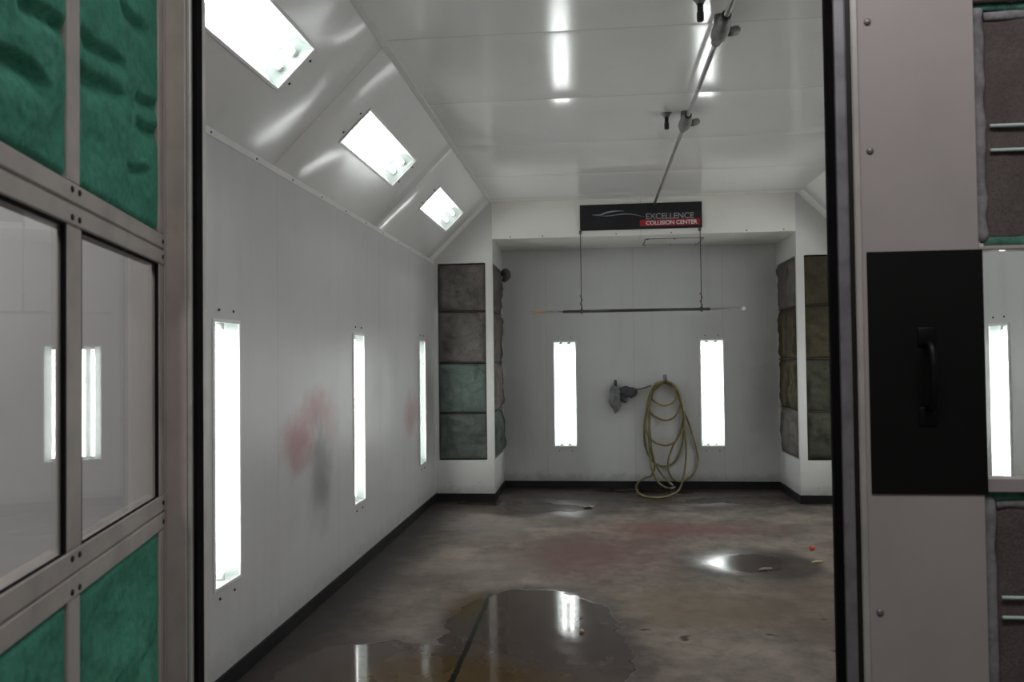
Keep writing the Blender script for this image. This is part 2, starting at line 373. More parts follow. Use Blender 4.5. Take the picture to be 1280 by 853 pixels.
def make_fixture():
    """local: X across, Z along the tubes, Y into the room (0 = wall face); built once, then copied"""
    t = empty('light_fixture')
    bm = bmesh.new(); w, h, d = LW/2, LH/2, 0.12
    # open reflector tray: back, flared sides, ends
    f = lambda *a: [bm.verts.new(p) for p in a]
    for sx in (-1, 1):
        bm.faces.new(f((sx*w, 0, -h), (sx*w, 0, h), (sx*w*.86, -d*.75, h), (sx*w*.86, -d*.75, -h)))
        bm.faces.new(f((sx*w*.86, -d*.75, -h), (sx*w*.86, -d*.75, h), (sx*w*.5, -d, h), (sx*w*.5, -d, -h)))
    bm.faces.new(f((-w*.5, -d, -h), (w*.5, -d, -h), (w*.5, -d, h), (-w*.5, -d, h)))
    for sz in (-1, 1):
        bm.faces.new(f((-w, 0, sz*h), (w, 0, sz*h), (w*.86, -d*.75, sz*h), (w*.5, -d, sz*h), (-w*.5, -d, sz*h), (-w*.86, -d*.75, sz*h)))
    bmesh.ops.remove_doubles(bm, verts=bm.verts, dist=1e-5)
    o = mesh_obj('reflector', bm, 'reflector', t)
    sol = o.modifiers.new('s', 'SOLIDIFY'); sol.thickness = 0.004; sol.offset = 1
    for sx in (-1, 1):
        bm = bmesh.new(); tube(bm, [(sx*0.046, -0.055, -h+0.035), (sx*0.046, -0.055, h-0.035)], 0.0165, 12)
        mesh_obj('fluorescent_tube', bm, 'tube', t, True)
        for sz in (-1, 1):
            bm = bmesh.new(); lathe(bm, [(0.019, 0.0), (0.019, 0.028), (0.012, 0.034)], (sx*0.046, -0.055, sz*(h-0.002)), (0, 0, -sz))
            mesh_obj('tube_socket', bm, 'white_metal', t, True)
    bm = bmesh.new(); box(bm, (-w-0.004, 0.0015, -h-0.004), (w+0.004, 0.0045, h+0.004))
    mesh_obj('cover_glass', bm, 'lens', t)
    bm = bmesh.new()
    for a, b in (((-w-0.012, 0.0005, -h-0.012), (-w+0.004, 0.008, h+0.012)), ((w-0.004, 0.0005, -h-0.012), (w+0.012, 0.008, h+0.012)),
                 ((-w+0.004, 0.0005, -h-0.012), (w-0.004, 0.008, -h+0.004)), ((-w+0.004, 0.0005, h-0.004), (w-0.004, 0.008, h+0.012))):
        box(bm, a, b, 0.002, 1)
    mesh_obj('trim_frame', bm, 'white_metal', t)
    for sz in (-1, 1):
        for sx in (-1, 1):
            bm = bmesh.new(); lathe(bm, [(0.007, 0), (0.007, 0.003), (0.004, 0.006)], (sx*0.075, 0.0, sz*(h+0.055)), (0, 1, 0), 8)
            mesh_obj('retaining_clip', bm, 'screw', t, True)
    return t
FIX = None
def fixture(mat4, label, group):
    global FIX
    if FIX is None: FIX = make_fixture(); r = FIX
    else:
        r = FIX.copy(); COL.objects.link(r)
        for ch in FIX.children: 
            if ch.name.startswith(('reflector', 'fluor', 'tube', 'cover', 'trim', 'retain')):
                c = ch.copy(); c.parent = r; COL.objects.link(c)
    r.matrix_world = mat4; tag(r, label, 'light', group)
    return r
def frame_m(pos, x, y, z):
    m = Matrix((Vector(x).normalized(), Vector(y).normalized(), Vector(z).normalized())).transposed().to_4x4(); m.translation = Vector(pos); return m

zc = LZ0 + LH/2
names_l = ('tall white strip light in the side wall with red overspray, nearest the doorway',
           'tall white strip light in the side wall just beyond the red overspray',
           'tall white strip light in the side wall, last before the grey filter column')
names_r = ('strip light in the wall behind the closed door, nearest the doorway',
           'strip light glowing through the window of the closed door beside its black panel',
           'strip light in the wall behind the closed door, last before the olive filter column')
names_sl = ('large bright strip light in the sloped panel, nearest the doorway, cut by the frame edge',
            'middle strip light in the sloped panel, above the red overspray',
            'smallest strip light in the sloped panel, nearest the back of the booth')
names_sr = ('strip light in the far sloped panel above the closed door, nearest the doorway',
            'middle strip light in the far sloped panel above the closed door',
            'strip light in the far sloped panel, nearest the olive filter column')
for y, nm in zip(WALL_Y, names_l):
    fixture(frame_m((XL, y, zc), (0, -1, 0), (1, 0, 0), (0, 0, 1)), nm, 'side wall strip lights')
for y, nm in zip(WALL_Y, names_r):
    fixture(frame_m((XR, y, zc), (0, 1, 0), (-1, 0, 0), (0, 0, 1)), nm, 'strip lights behind the closed door')
for x, nm in zip(BACK_X, ('upright white strip light in the back wall beside the grey bundle', 'upright white strip light in the back wall beside the yellow hose')):
    fixture(frame_m((x, YB, zc), (1, 0, 0), (0, -1, 0), (0, 0, 1)), nm, 'back wall strip lights')
SX0 = -1.12
su = Vector((SX0-XL, 0, ZC+0.01-ZW)).normalized(); SL = math.hypot(SX0-XL, ZC+0.01-ZW)
sn = Vector((su.z, 0, -su.x))                                   # points down into the room
cu = SL*0.527                                                     # lights sit a little above mid slope
for y, nm in zip(SLOPE_Y, names_sl):
    p = Vector((XL, y, ZW)) + su*cu
    fixture(frame_m(p, su, sn, (0, 1, 0)) if su.cross(sn).y > 0 else frame_m(p, -su, sn, (0, 1, 0)), nm, 'sloped panel strip lights')
sur = Vector((-su.x, 0, su.z)); snr = Vector((-sn.x, 0, sn.z))
for y, nm in zip(SLOPE_Y, names_sr):
    p = Vector((XR, y, ZW)) + sur*cu
    fixture(frame_m(p, sur, snr, (0, 1, 0)) if sur.cross(snr).y > 0 else frame_m(p, -sur, snr, (0, 1, 0)), nm, 'strip lights of the far sloped panel')

# ------------------------------------------------------------------ the shell
def structure(o, label, cat): return tag(o, label, cat, None, 'structure')
bm = bmesh.new(); box(bm, (-6, -5, -0.1), (6.5, 10.2, 0.0))
structure(mesh_obj('floor', bm, 'floor'), 'stained concrete floor with dark wet puddles', 'floor')
w2, h2 = LW/2, LH/2
holes = [(y-w2-YF-0.08, y+w2-YF-0.08, LZ0, LZ0+LH) for y in WALL_Y]
structure(sheet('wall_left', (XL, YF+0.08, 0), (0, 1, 0), (0, 0, 1), YB-YF-0.08, ZW, holes, 'wall_left'), 'white panel side wall with red overspray and three strip lights', 'wall')
structure(sheet('wall_right', (XR, YF+0.08, 0), (0, 1, 0), (0, 0, 1), YB-YF-0.08, ZW, holes, 'wall_right', nflip=True), 'white panel side wall seen through the closed door window', 'wall')
structure(sheet('wall_back', (XL, YB, 0), (1, 0, 0), (0, 0, 1), XR-XL, ZS+0.02, [(x-w2-XL, x+w2-XL, LZ0, LZ0+LH) for x in BACK_X], 'wall_back'), 'white back wall holding the yellow hose', 'wall')
sh = [(y-h2-YF-0.08, y+h2-YF-0.08, cu-w2, cu+w2) for y in SLOPE_Y]
structure(sheet('wall_upper_left', (XL, YF+0.08, ZW), (0, 1, 0), su, YC-YF-0.08, SL, sh, 'slope', 0.006), 'sloped white panel with three strip lights above the overspray wall', 'wall')
structure(sheet('wall_upper_right', (XR, YF+0.08, ZW), (0, 1, 0), sur, YC-YF-0.08, SL, sh, 'slope', 0.006, nflip=True), 'sloped white panel above the olive filter column', 'wall')
SXR = XR - (SX0-XL)
structure(sheet('ceiling', (SX0-0.02, YF+0.08, ZC), (0, 1, 0), (1, 0, 0), YC-YF-0.06, SXR-SX0+0.04, [], 'ceiling', nflip=False), 'glossy pale grey panel ceiling', 'ceiling')
# header beam and its soffit over the back recess, with the sloped-end gussets
bm = bmesh.new(); box(bm, (XI, YC, ZS), (XJ, YC+0.03, ZC+0.06)); box(bm, (XI, YC+0.03, ZS), (XJ, YB, ZS+0.03))
hdr = mesh_obj('wall_header', bm, 'header'); structure(hdr, 'white header above the back recess carrying the black sign', 'wall')
for x in (-0.90, -0.55, 0.24, 0.82, 1.60, 1.98):
    bm = bmesh.new(); lathe(bm, [(0.009, 0), (0.008, 0.003), (0.004, 0.006)], (x, YC, ZS+0.02), (0, -1, 0), 8); mesh_obj('screw', bm, 'rivet', hdr, True)
# seam angle strips between wall and slope, slope and ceiling
for i, (p, q, nm) in enumerate((((XL, ZW), (1, 0), 'left'), ((SX0, ZC), (1, 0), 'left'))):
    bm = bmesh.new()
    if i == 0:
        box(bm, (XL, YF+0.08, ZW-0.035), (XL+0.004, YC, ZW+0.0))
        o = mesh_obj('trim_1', bm, 'white_metal'); structure(o, 'thin white angle strip along the top of the overspray wall', 'trim')
        for k in range(12):
            b2 = bmesh.new(); lathe(b2, [(0.006, 0), (0.006, 0.002), (0.003, 0.004)], (XL+0.004, 2.5+k*0.5, ZW-0.02), (1, 0, 0), 8)
            mesh_obj('screw', b2, 'screw', o)
    else:
        box(bm, (SX0-0.005, YF+0.08, ZC-0.004), (SX0+0.035, YC, ZC))
        structure(mesh_obj('trim_2', bm, 'white_metal'), 'thin white angle strip between ceiling and sloped panel', 'trim')
# baseboards
BH = 0.085
bm = bmesh.new(); box(bm, (XL, YF+0.1, 0), (XL+0.012, YC, BH), 0.003, 1)
structure(mesh_obj('baseboard_left', bm, 'baseboard'), 'black baseboard under the overspray wall', 'baseboard')
bm = bmesh.new(); box(bm, (XI, YB-0.012, 0), (XJ, YB, BH), 0.003, 1)
structure(mesh_obj('baseboard_back', bm, 'baseboard'), 'black baseboard under the back wall', 'baseboard')
bm = bmesh.new(); box(bm, (XR-0.012, YF+0.1, 0), (XR, YC, BH), 0.003, 1)
structure(mesh_obj('baseboard_right', bm, 'baseboard'), 'black baseboard under the far side wall', 'baseboard')
# front wall with the wide doorway
DX0, DX1, DZ = -1.127, 2.62, 2.98
structure(sheet('wall_front', (-3.4, YF, 0), (1, 0, 0), (0, 0, 1), 7.6, 3.6, [(DX0+3.4, DX1+3.4, -0.0, DZ)], 'front', 0.08), 'white front wall of the booth around the doorway', 'wall')

# ------------------------------------------------------------------ padded filters
def pad(name, mat, parent, org, u, v, U, V, puff=0.02, seed=0, dents=(), rough=0.008, nu=None, nv=None, edge=0.03, thick=0.03, inner=1.0):
    """a soft filter pad: org = lower corner, u across, v up, bulging along u x v"""
    org, u, v = Vector(org), Vector(u).normalized(), Vector(v).normalized(); n = u.cross(v)
    nu = nu or max(12, int(U/0.014)); nv = nv or max(12, int(V/0.014))
    bm = bmesh.new(); g = {}
    for i in range(nu+1):
        for j in range(nv+1):
            a, b = i/nu, j/nv
            du = min(a, 1-a)*U; dv = min(b, 1-b)*V
            e = min(1, du/edge)*min(1, dv/edge); e = e*(2-e)
            h = puff*e; eN = min(1, du/0.06)*min(1, dv/0.06) if inner == 0 else e
            q = Vector((a*U*3.2+seed*7.1, b*V*3.2+seed*3.3, seed))
            h += (rough*2.2*noise.noise(q*1.6) + rough*noise.noise(q*4.5) + rough*.4*noise.noise(q*13))*eN
            for (cx, cy, lx, ly, dep) in dents:
                dx, dy = (a*U-cx), (b*V-cy)
                # a slit with a sharp upper lip and a soft lower one
                t = max(0, 1-(dx/lx)**2)
                if t > 0:
                    yy = dy + 0.012*math.sin(dx*20+seed)
                    s = math.exp(-(yy/ly)**2) if yy < 0 else math.exp(-(yy/(ly*0.25))**2)
                    h -= dep*s*min(1, 1.6*t)*min(1, du/0.022)
            wob = inner*0.006*noise.noise(q*2.0+Vector((5, 5, 5))) if 0 < i < nu and 0 < j < nv else 0
            g[i, j] = bm.verts.new(org+u*(a*U+wob)+v*(b*V+wob)+n*h)
    for i in range(nu):
        for j in range(nv): bm.faces.new((g[i, j], g[i+1, j], g[i+1, j+1], g[i, j+1]))
    # back skin so the pad has thickness
    ring = [(i, 0) for i in range(nu)] + [(nu, j) for j in range(nv)] + [(i, nv) for i in range(nu, 0, -1)] + [(0, j) for j in range(nv, 0, -1)]
    bk = [bm.verts.new(g[k].co - n*thick) for k in ring]
    for k in range(len(ring)):
        k2 = (k+1) % len(ring); bm.faces.new((g[ring[k2]], g[ring[k]], bk[k], bk[k2]))
    bm.faces.new(bk[::-1])
    return mesh_obj(name, bm, mat, parent, True)

# ------------------------------------------------------------------ exhaust columns
FZ = (0.445, 0.955, 1.50, 2.06, 2.585)
def column(x0, x1, inner, label, front_mats, side_mats, inset, seed):
    t = empty('exhaust_column', ((x0+x1)/2, (YC+YB)/2, 0)); tag(t, label, 'filter column', 'exhaust filter columns')
    c = Vector(t.location)
    L = lambda p: Vector(p)-c
    fx0, fx1 = x0+inset[0], x1-inset[1]      # front opening
    # casing: plinth, top block, corner posts, back core
    bm = bmesh.new()
    core = 0.05
    box(bm, L((x0, YC, BH)), L((x1, YB, FZ[0])))
    box(bm, L((x0, YC, FZ[4])), L((x1, YB, ZC+0.02 if True else 0)))
    cx = x1 if inner > 0 else x0
    box(bm, L((x0, YC, FZ[0])), L((fx0, YC+core, FZ[4])))
    box(bm, L((fx1, YC, FZ[0])), L((x1, YC+core, FZ[4])))
    px = (x1-core, x1) if inner > 0 else (x0, x0+core)
    box(bm, L((px[0], YB-0.02, FZ[0])), L((px[1], YB, FZ[4])))
    box(bm, L((x0+core, YC+core+0.012, FZ[0])), L((x1-core, YB, FZ[4])))
    mesh_obj('casing', bm, 'casing', t)
    bm = bmesh.new(); box(bm, L((x0+0.002, YC-0.012, 0)), L((x1+(0.012 if inner > 0 else 0), YC+0.01, BH))) if inner > 0 else box(bm, L((x0-0.012, YC-0.012, 0)), L((x1-0.002, YC+0.01, BH)))
    if inner > 0: box(bm, L((x1-0.02, YC+0.01, 0)), L((x1+0.012, YB-0.012, BH)))
    else: box(bm, L((x0-0.012, YC+0.01, 0)), L((x0+0.02, YB-0.012, BH)))
    box(bm, L((x0+0.02, YC+0.02, 0)), L((x1-0.02, YB-0.02, BH)))
    mesh_obj('plinth_strip', bm, 'baseboard', t)
    bm = bmesh.new(); box(bm, L((fx0, YC+core+0.004, FZ[0])), L((fx1, YC+core+0.012, FZ[4]))); xb = (x1-core-0.002, x1-core+0.006) if inner > 0 else (x0+core-0.006, x0+core+0.002)
    box(bm, L((xb[0], YC+core, FZ[0])), L((xb[1], YB-0.02, FZ[4]))); mesh_obj('gap_shade_sheet', bm, 'rubber', t)  # black sheets standing in for shade in the gaps between pads
    cr = ([], [(0.3, 0.30, 0.28, 0.015, 0.012)], [(0.25, 0.27, 0.3, 0.02, 0.015), (0.40, 0.12, 0.1, 0.02, 0.02)], [(0.28, 0.16, 0.3, 0.02, 0.014), (0.15, 0.38, 0.14, 0.015, 0.014)]) if inner > 0 else \
         ([], [(0.3, 0.44, 0.3, 0.02, 0.012)], [(0.3, 0.06, 0.3, 0.02, 0.016)], [(0.22, 0.20, 0.16, 0.02, 0.024), (0.40, 0.24, 0.16, 0.02, 0.022), (0.3, 0.36, 0.2, 0.02, 0.012)])
    for k in range(4):
        z0, z1 = FZ[k], FZ[k+1]
        pad('filter_pad', front_mats[k], t, L((fx0+0.004, YC+0.014, z0+0.010)), (1, 0, 0), (0, 0, 1), fx1-fx0-0.008, z1-z0-0.022, 0.026, seed+k, cr[k], 0.020, edge=0.06)
        n_side = 1 if inner > 0 else 2
        ys = [YC+0.06, YB-0.03] if n_side == 1 else [YC+0.06, (YC+YB)/2, YB-0.03]
        for a, b in zip(ys, ys[1:]):
            m = side_mats[k]
            if inner > 0: pad('filter_pad', m, t, L((x1-0.02, a+0.004, z0+0.006)), (0, 1, 0), (0, 0, 1), b-a-0.008, z1-z0-0.012, 0.032, seed+k+20+a, (), 0.016, edge=0.09)
            else: pad('filter_pad', m, t, L((x0+0.02, b-0.004, z0+0.006)), (0, -1, 0), (0, 0, 1), b-a-0.008, z1-z0-0.012, 0.032, seed+k+30+a, (), 0.013, edge=0.07)
    # dark retaining rods between the pads
    for k in range(1, 4):
        bm = bmesh.new(); tube(bm, [L((fx0+0.002, YC+0.012, FZ[k])), L((fx1-0.002, YC+0.012, FZ[k]))], 0.0055, 8)
        mesh_obj('retaining_rod', bm, 'wire', t, True)
        bm = bmesh.new(); xx = x1-0.008 if inner > 0 else x0+0.008
        tube(bm, [L((xx, YC+0.055, FZ[k])), L((xx, YB-0.02, FZ[k]))], 0.0055, 8)
        mesh_obj('retaining_rod', bm, 'wire', t, True)
    return t
colL = column(XL, XI, 1, 'white exhaust column with grey and grey-green filter pads beside the overspray wall',
       ('filter_teal2', 'filter_teal', 'filter_dust', 'filter_dust'), ('filter_teal2', 'filter_dust2', 'filter_dust', 'filter_dust'), (0.045, 0.078), 1)
colR = column(XJ, XR, -1, 'white exhaust column with dark olive filter pads beside the closed door',
       ('filter_olive2', 'filter_olive2', 'filter_olive', 'filter_olive'), ('filter_dust2', 'filter_olive', 'filter_olive', 'filter_dust'), (0.078, 0.045), 9)
c = Vector(colL.location)
bm = bmesh.new()
pts = catmull([Vector((XI+0.02, 9.30, 2.52))-c, Vector((XI+0.065, 9.27, 2.55))-c, Vector((XI+0.085, 9.25, 2.50))-c, Vector((XI+0.045, 9.26, 2.44))-c], 5)
tube(bm, pts, [0.02+0.03*math.sin(PI*i/(len(pts)-1)) for i in range(len(pts))], 10)
mesh_obj('loose_filter_corner', bm, 'filter_dust', colL, True)

# ------------------------------------------------------------------ sign on the header
def text_mesh(name, body, size, loc, mat, parent, width=None, bold=0.0):
    cu_ = bpy.data.curves.new(name, 'FONT'); cu_.body = body; cu_.size = size; cu_.extrude = 0.001; cu_.offset = bold
    cu_.align_x = 'LEFT'
    tmp = bpy.data.objects.new(name, cu_); COL.objects.link(tmp)
    dg = bpy.context.evaluated_depsgraph_get(); dg.update()
    me = bpy.data.meshes.new_from_object(tmp.evaluated_get(dg)); bpy.data.objects.remove(tmp)
    xs = [v.co.x for v in me.vertices]
    k = width/(max(xs)-min(xs)) if width else 1
    x0 = min(xs)
    for v in me.vertices: v.co = Vector(((v.co.x-x0)*k, -v.co.z, v.co.y))
    me.materials.clear(); me.materials.append(MAT[mat])
    o = bpy.data.objects.new(name, me); COL.objects.link(o); o.parent = parent; o.location = loc
    return o
sg = empty('wall_sign', (-0.145, YC, 2.902)); tag(sg, 'black sign with red COLLISION CENTER band on the white header', 'sign')
SW, SHH, SD = 1.285, 0.275, 0.022
bm = bmesh.new(); box(bm, (0, -SD, 0), (SW, 0, SHH), 0.002, 1); mesh_obj('sign_board', bm, 'sign_black', sg)
bm = bmesh.new(); box(bm, (0.635, -SD-0.002, 0.028), (1.265, -SD, 0.098)); mesh_obj('red_band', bm, 'sign_red', sg)
text_mesh('lettering', 'COLLISION CENTER', 0.060, (0.70, -SD-0.003, 0.042), 'sign_white', sg, 0.535, 0.0012)
text_mesh('lettering', 'EXCELLENCE', 0.085, (0.70, -SD-0.001, 0.104), 'sign_grey', sg, 0.50, 0.001)
def swoosh(pts, w):
    bm = bmesh.new(); P = catmull([Vector((x, -SD-0.001, z)) for x, z in pts], 8); n = len(P); a = []; b = []
    for i, p in enumerate(P):
        t = (P[min(i+1, n-1)]-P[max(i-1, 0)]).normalized(); s = Vector((-t.z, 0, t.x)); ww = w*(0.15+math.sin(PI*i/(n-1)))
        a.append(bm.verts.new(p+s*ww)); b.append(bm.verts.new(p-s*ww))
    for i in range(n-1): bm.faces.new((a[i], a[i+1], b[i+1], b[i]))
    r = bmesh.ops.extrude_face_region(bm, geom=bm.faces[:]); bmesh.ops.translate(bm, vec=(0, -0.0015, 0), verts=[v for v in r['geom'] if isinstance(v, bmesh.types.BMVert)])
    mesh_obj('swoosh', bm, 'sign_grey', sg)
swoosh([(0.13, 0.165), (0.22, 0.165), (0.28, 0.185), (0.38, 0.20), (0.47, 0.197)], 0.006)
swoosh([(0.15, 0.160), (0.30, 0.150), (0.45, 0.165), (0.58, 0.155), (0.69, 0.125)], 0.004)

# ------------------------------------------------------------------ access panel under the soffit
ap = empty('access_panel', (0.88, 9.12, ZS)); tag(ap, 'thin framed access hatch in the soffit behind the sign', 'hatch')
bm = bmesh.new()
for a, b in (((-0.32, -0.25), (0.32, -0.235)), ((-0.32, 0.235), (0.32, 0.25)), ((-0.32, -0.235), (-0.305, 0.235)), ((0.305, -0.235), (0.32, 0.235))):
    box(bm, (a[0], a[1], -0.006), (b[0], b[1], 0), 0.001, 1)
mesh_obj('hatch_frame', bm, 'hatch', ap)
bm = bmesh.new(); box(bm, (-0.305, -0.235, -0.003), (0.305, 0.235, 0)); mesh_obj('hatch_door', bm, 'header', ap)
for x in (-0.29, 0, 0.29):
    for y in (-0.242, 0.242):
        bm = bmesh.new(); lathe(bm, [(0.010, 0), (0.010, 0.004), (0.004, 0.007)], (x, y, -0.006), (0, 0, -1), 8); mesh_obj('screw', bm, 'screw', ap)

# ------------------------------------------------------------------ hanging pole
hp = empty('hanging_pole', (0.44, YC-0.03, 2.035)); tag(hp, 'long dark pole hung on two wires across the back recess', 'pole')
PY = YC-0.03; x0, x1 = -0.678-0.44, 1.564-0.44
zt = lambda x: 0.0015*x
def seg_tube(name, a, b, r, mat):
    bm = bmesh.new(); tube(bm, [(a, 0, zt(a)), ((a+b)/2, 0, zt((a+b)/2)+0.002), (b, 0, zt(b))], r, 12); mesh_obj(name, bm, mat, hp, True)
seg_tube('tape_end', x0, x0+0.15, 0.019, 'pole_tape')
seg_tube('grey_sleeve', x0+0.15, x0+0.34, 0.013, 'pole_grey')
seg_tube('shaft', x0+0.34, x1-0.36, 0.016, 'pole')
seg_tube('grey_sleeve', x1-0.36, x1-0.03, 0.013, 'pole_grey')
bm = bmesh.new(); lathe(bm, [(0.014, 0), (0.019, 0.01), (0.019, 0.025), (0.008, 0.036)], (x1-0.032, 0, zt(x1)), (1, 0, 0), 12); mesh_obj('end_cap', bm, 'white_metal', hp, True)
for X, lab in ((-0.142, None), (1.116, None)):
    x = X-0.44
    top = 2.868-2.035
    bm = bmesh.new(); tube(bm, [(x, 0, zt(x)+0.018), (x+0.002, 0.0, 0.4), (x, 0, top-0.01)], 0.0045, 6)
    # the wire wraps the pole and is twisted back on itself
    loop = [(x+0.012*math.sin(k*0.5), 0.023*math.cos(k*0.7), zt(x)+0.023*math.sin(k*0.7)) for k in range(20)]
    tube(bm, loop, 0.0045, 6)
    tube(bm, [(x+0.011*math.sin(k*0.9), 0.011*math.cos(k*0.9), 0.02+k*0.012) for k in range(14)], 0.004, 6)
    mesh_obj('hanger_wire', bm, 'wire', hp, True)
    bm = bmesh.new(); pts = [(x, 0.032, top+0.015), (x, 0.012, top+0.018), (x, -0.004, top+0.008), (x, 0.0, top-0.014), (x, 0.010, top-0.010)]
    tube(bm, catmull(pts, 5), 0.0055, 8); box(bm, (x-0.014, 0.0235, top-0.003), (x+0.014, 0.0305, top+0.036), 0.002, 1)
    mesh_obj('wire_hook', bm, 'steel_dark', hp, True)

# ------------------------------------------------------------------ conduit on the ceiling
cd = empty('ceiling_conduit', (0.64, 5.3, ZC)); tag(cd, 'grey conduit pipe with two junction fittings along the ceiling', 'conduit')
CX, CZ = 0.0, -0.085
bm = bmesh.new(); tube(bm, [(CX, -3.0, CZ), (CX, 3.27, CZ)], 0.0135, 12); mesh_obj('pipe', bm, 'steel', cd, True)
for y in (4.03, 5.60):
    yy = y-5.3
    bm = bmesh.new()
    lathe(bm, [(0.019, -0.17), (0.026, -0.165), (0.026, -0.12), (0.036, -0.10), (0.042, -0.03), (0.042, 0.05), (0.032, 0.08), (0.026, 0.09), (0.026, 0.14), (0.019, 0.145)], (CX, yy, CZ), (0, 1, 0), 16)
    lathe(bm, [(0.030, 0), (0.030, 0.045), (0.026, 0.085)], (CX, yy+0.01, CZ), (0, 0, 1), 14)
    f = mesh_obj('junction_fitting', bm, 'steel_dark', cd, True)
    bm = bmesh.new(); lathe(bm, [(0.024, 0), (0.024, 0.03), (0.018, 0.034)], (CX, yy-0.165, CZ), (0, -1, 0), 12); mesh_obj('compression_nut', bm, 'sprinkler_dark', cd, True)
    bm = bmesh.new(); lathe(bm, [(0.018, 0.0), (0.024, 0.03), (0.024, 0.08), (0.018, 0.09)], (CX+0.035, yy+0.02, CZ), (0.7, 0.6, 0.35), 12); mesh_obj('side_outlet', bm, 'steel_dark', cd, True)
for y in (2.6,):
    bm = bmesh.new(); box(bm, (CX-0.016, y-5.3-0.012, CZ+0.008), (CX+0.016, y-5.3+0.012, 0), 0.003, 1); mesh_obj('pipe_strap', bm, 'steel_dark', cd)
for y, lab in ((3.83, 'sprinkler head hanging from the ceiling beside the nearer conduit fitting'), (5.63, 'small sprinkler head hanging from the ceiling beside the farther conduit fitting')):
    s = empty('ceiling_sprinkler', (0.517, y, ZC)); tag(s, lab, 'sprinkler', 'ceiling sprinkler heads')
    bm = bmesh.new(); lathe(bm, [(0.036, 0), (0.034, 0.006), (0.022, 0.020), (0.019, 0.030)], (0, 0, 0), (0, 0, -1), 18); mesh_obj('escutcheon', bm, 'steel_dark', s, True)
    bm = bmesh.new(); lathe(bm, [(0.014, 0.026), (0.014, 0.068), (0.0165, 0.071), (0.0165, 0.108), (0.012, 0.114)], (0, 0, 0), (0, 0, -1), 14); mesh_obj('body', bm, 'sprinkler_dark', s, True)

# ------------------------------------------------------------------ back wall: hook, yellow hose, grey bundle
hk0 = on_y(831.4, 475, YB)
hk = empty('wall_hook', (hk0.x, YB, hk0.z)); tag(hk, 'dark wall hook carrying the coiled yellow hose', 'hook')
bm = bmesh.new(); box(bm, (-0.022, -0.008, -0.05), (0.022, 0, 0.06), 0.004, 2); mesh_obj('back_plate', bm, 'steel_dark', hk)
bm = bmesh.new(); tube(bm, catmull([(0, -0.004, -0.02), (0, -0.06, -0.03), (0, -0.115, -0.02), (0, -0.13, 0.025)], 6), 0.011, 10); mesh_obj('hook_arm', bm, 'steel_dark', hk, True)
bm = bmesh.new(); lathe(bm, [(0.010, 0), (0.010, 0.004), (0.005, 0.008)], (0, -0.008, 0.045), (0, -1, 0), 10); mesh_obj('screw', bm, 'steel', hk)

HR = 0.0115
hose = empty('air_hose', (hk0.x, YB-0.05, 0)); tag(hose, 'dirty yellow hose hung in loose loops from the back wall hook', 'hose')
def hpx(cx, cy, off):
    px, py = 740+0.2228*cx, 450+0.2228*cy
    p = on_y(px, py, YB-off)
    if p.z < HR+0.001: p = on_z(px, py, HR+0.001); p.y = min(p.y, YB-0.03)
    return p - hose.location
loops = [
    (0.030, [(408, 124), (360, 135), (322, 200), (300, 320), (292, 430), (308, 515), (350, 578), (408, 598), (462, 572), (497, 505), (514, 400), (506, 262), (474, 165), (412, 122)]),
    (0.052, [(412, 122), (352, 140), (322, 210), (318, 265), (346, 312), (410, 339), (462, 320), (492, 265), (500, 210), (470, 150), (410, 118)]),
    (0.074, [(410, 118), (350, 150), (332, 205), (352, 236), (405, 257), (455, 238), (470, 195), (450, 140), (408, 120)]),
    (0.092, [(408, 120), (345, 165), (302, 300), (298, 385), (335, 452), (400, 480), (455, 468), (496, 420), (518, 370), (500, 220), (455, 140), (411, 116)]),
    (0.112, [(411, 116), (345, 150), (325, 250), (318, 400), (328, 560), (345, 640), (375, 690), (410, 715), (445, 722)]),
    (0.070, [(412, 119), (330, 200), (322, 330), (330, 470), (345, 560), (385, 635), (437, 692)]),
    (0.082, [(412, 118), (478, 165), (510, 270), (525, 420), (526, 560), (508, 680), (480, 738), (420, 768), (350, 775), (285, 762), (250, 728), (258, 690), (296, 664), (334, 648), (352, 590), (330, 480), (318, 340), (328, 230), (360, 150), (409, 119)]),
    (0.044, [(411, 121), (470, 165), (505, 265), (548, 368), (584, 490), (592, 570), (570, 640), (520, 678), (465, 676), (432, 630), (428, 570), (452, 490), (500, 385), (512, 300), (480, 175), (410, 121)]),
]
bm = bmesh.new()
for off, pl in loops:
    tube(bm, catmull([hpx(a, b, off + 0.012*math.sin(i*1.3)) for i, (a, b) in enumerate(pl)], 9), HR, 10)
mesh_obj('hose_coil', bm, 'hose', hose, True)
for (a, b, off, d) in ((437, 692, 0.070, (0.06, -0.02, -0.05)), (445, 722, 0.112, (0.1, 0.0, 0.03))):
    p = hpx(a, b, off); bm = bmesh.new(); lathe(bm, [(0.013, -0.01), (0.015, 0.0), (0.015, 0.03), (0.011, 0.035), (0.011, 0.055)], p, d, 10)
    mesh_obj('brass_coupling', bm, 'steel', hose, True)['label'] = 'pale metal coupling'

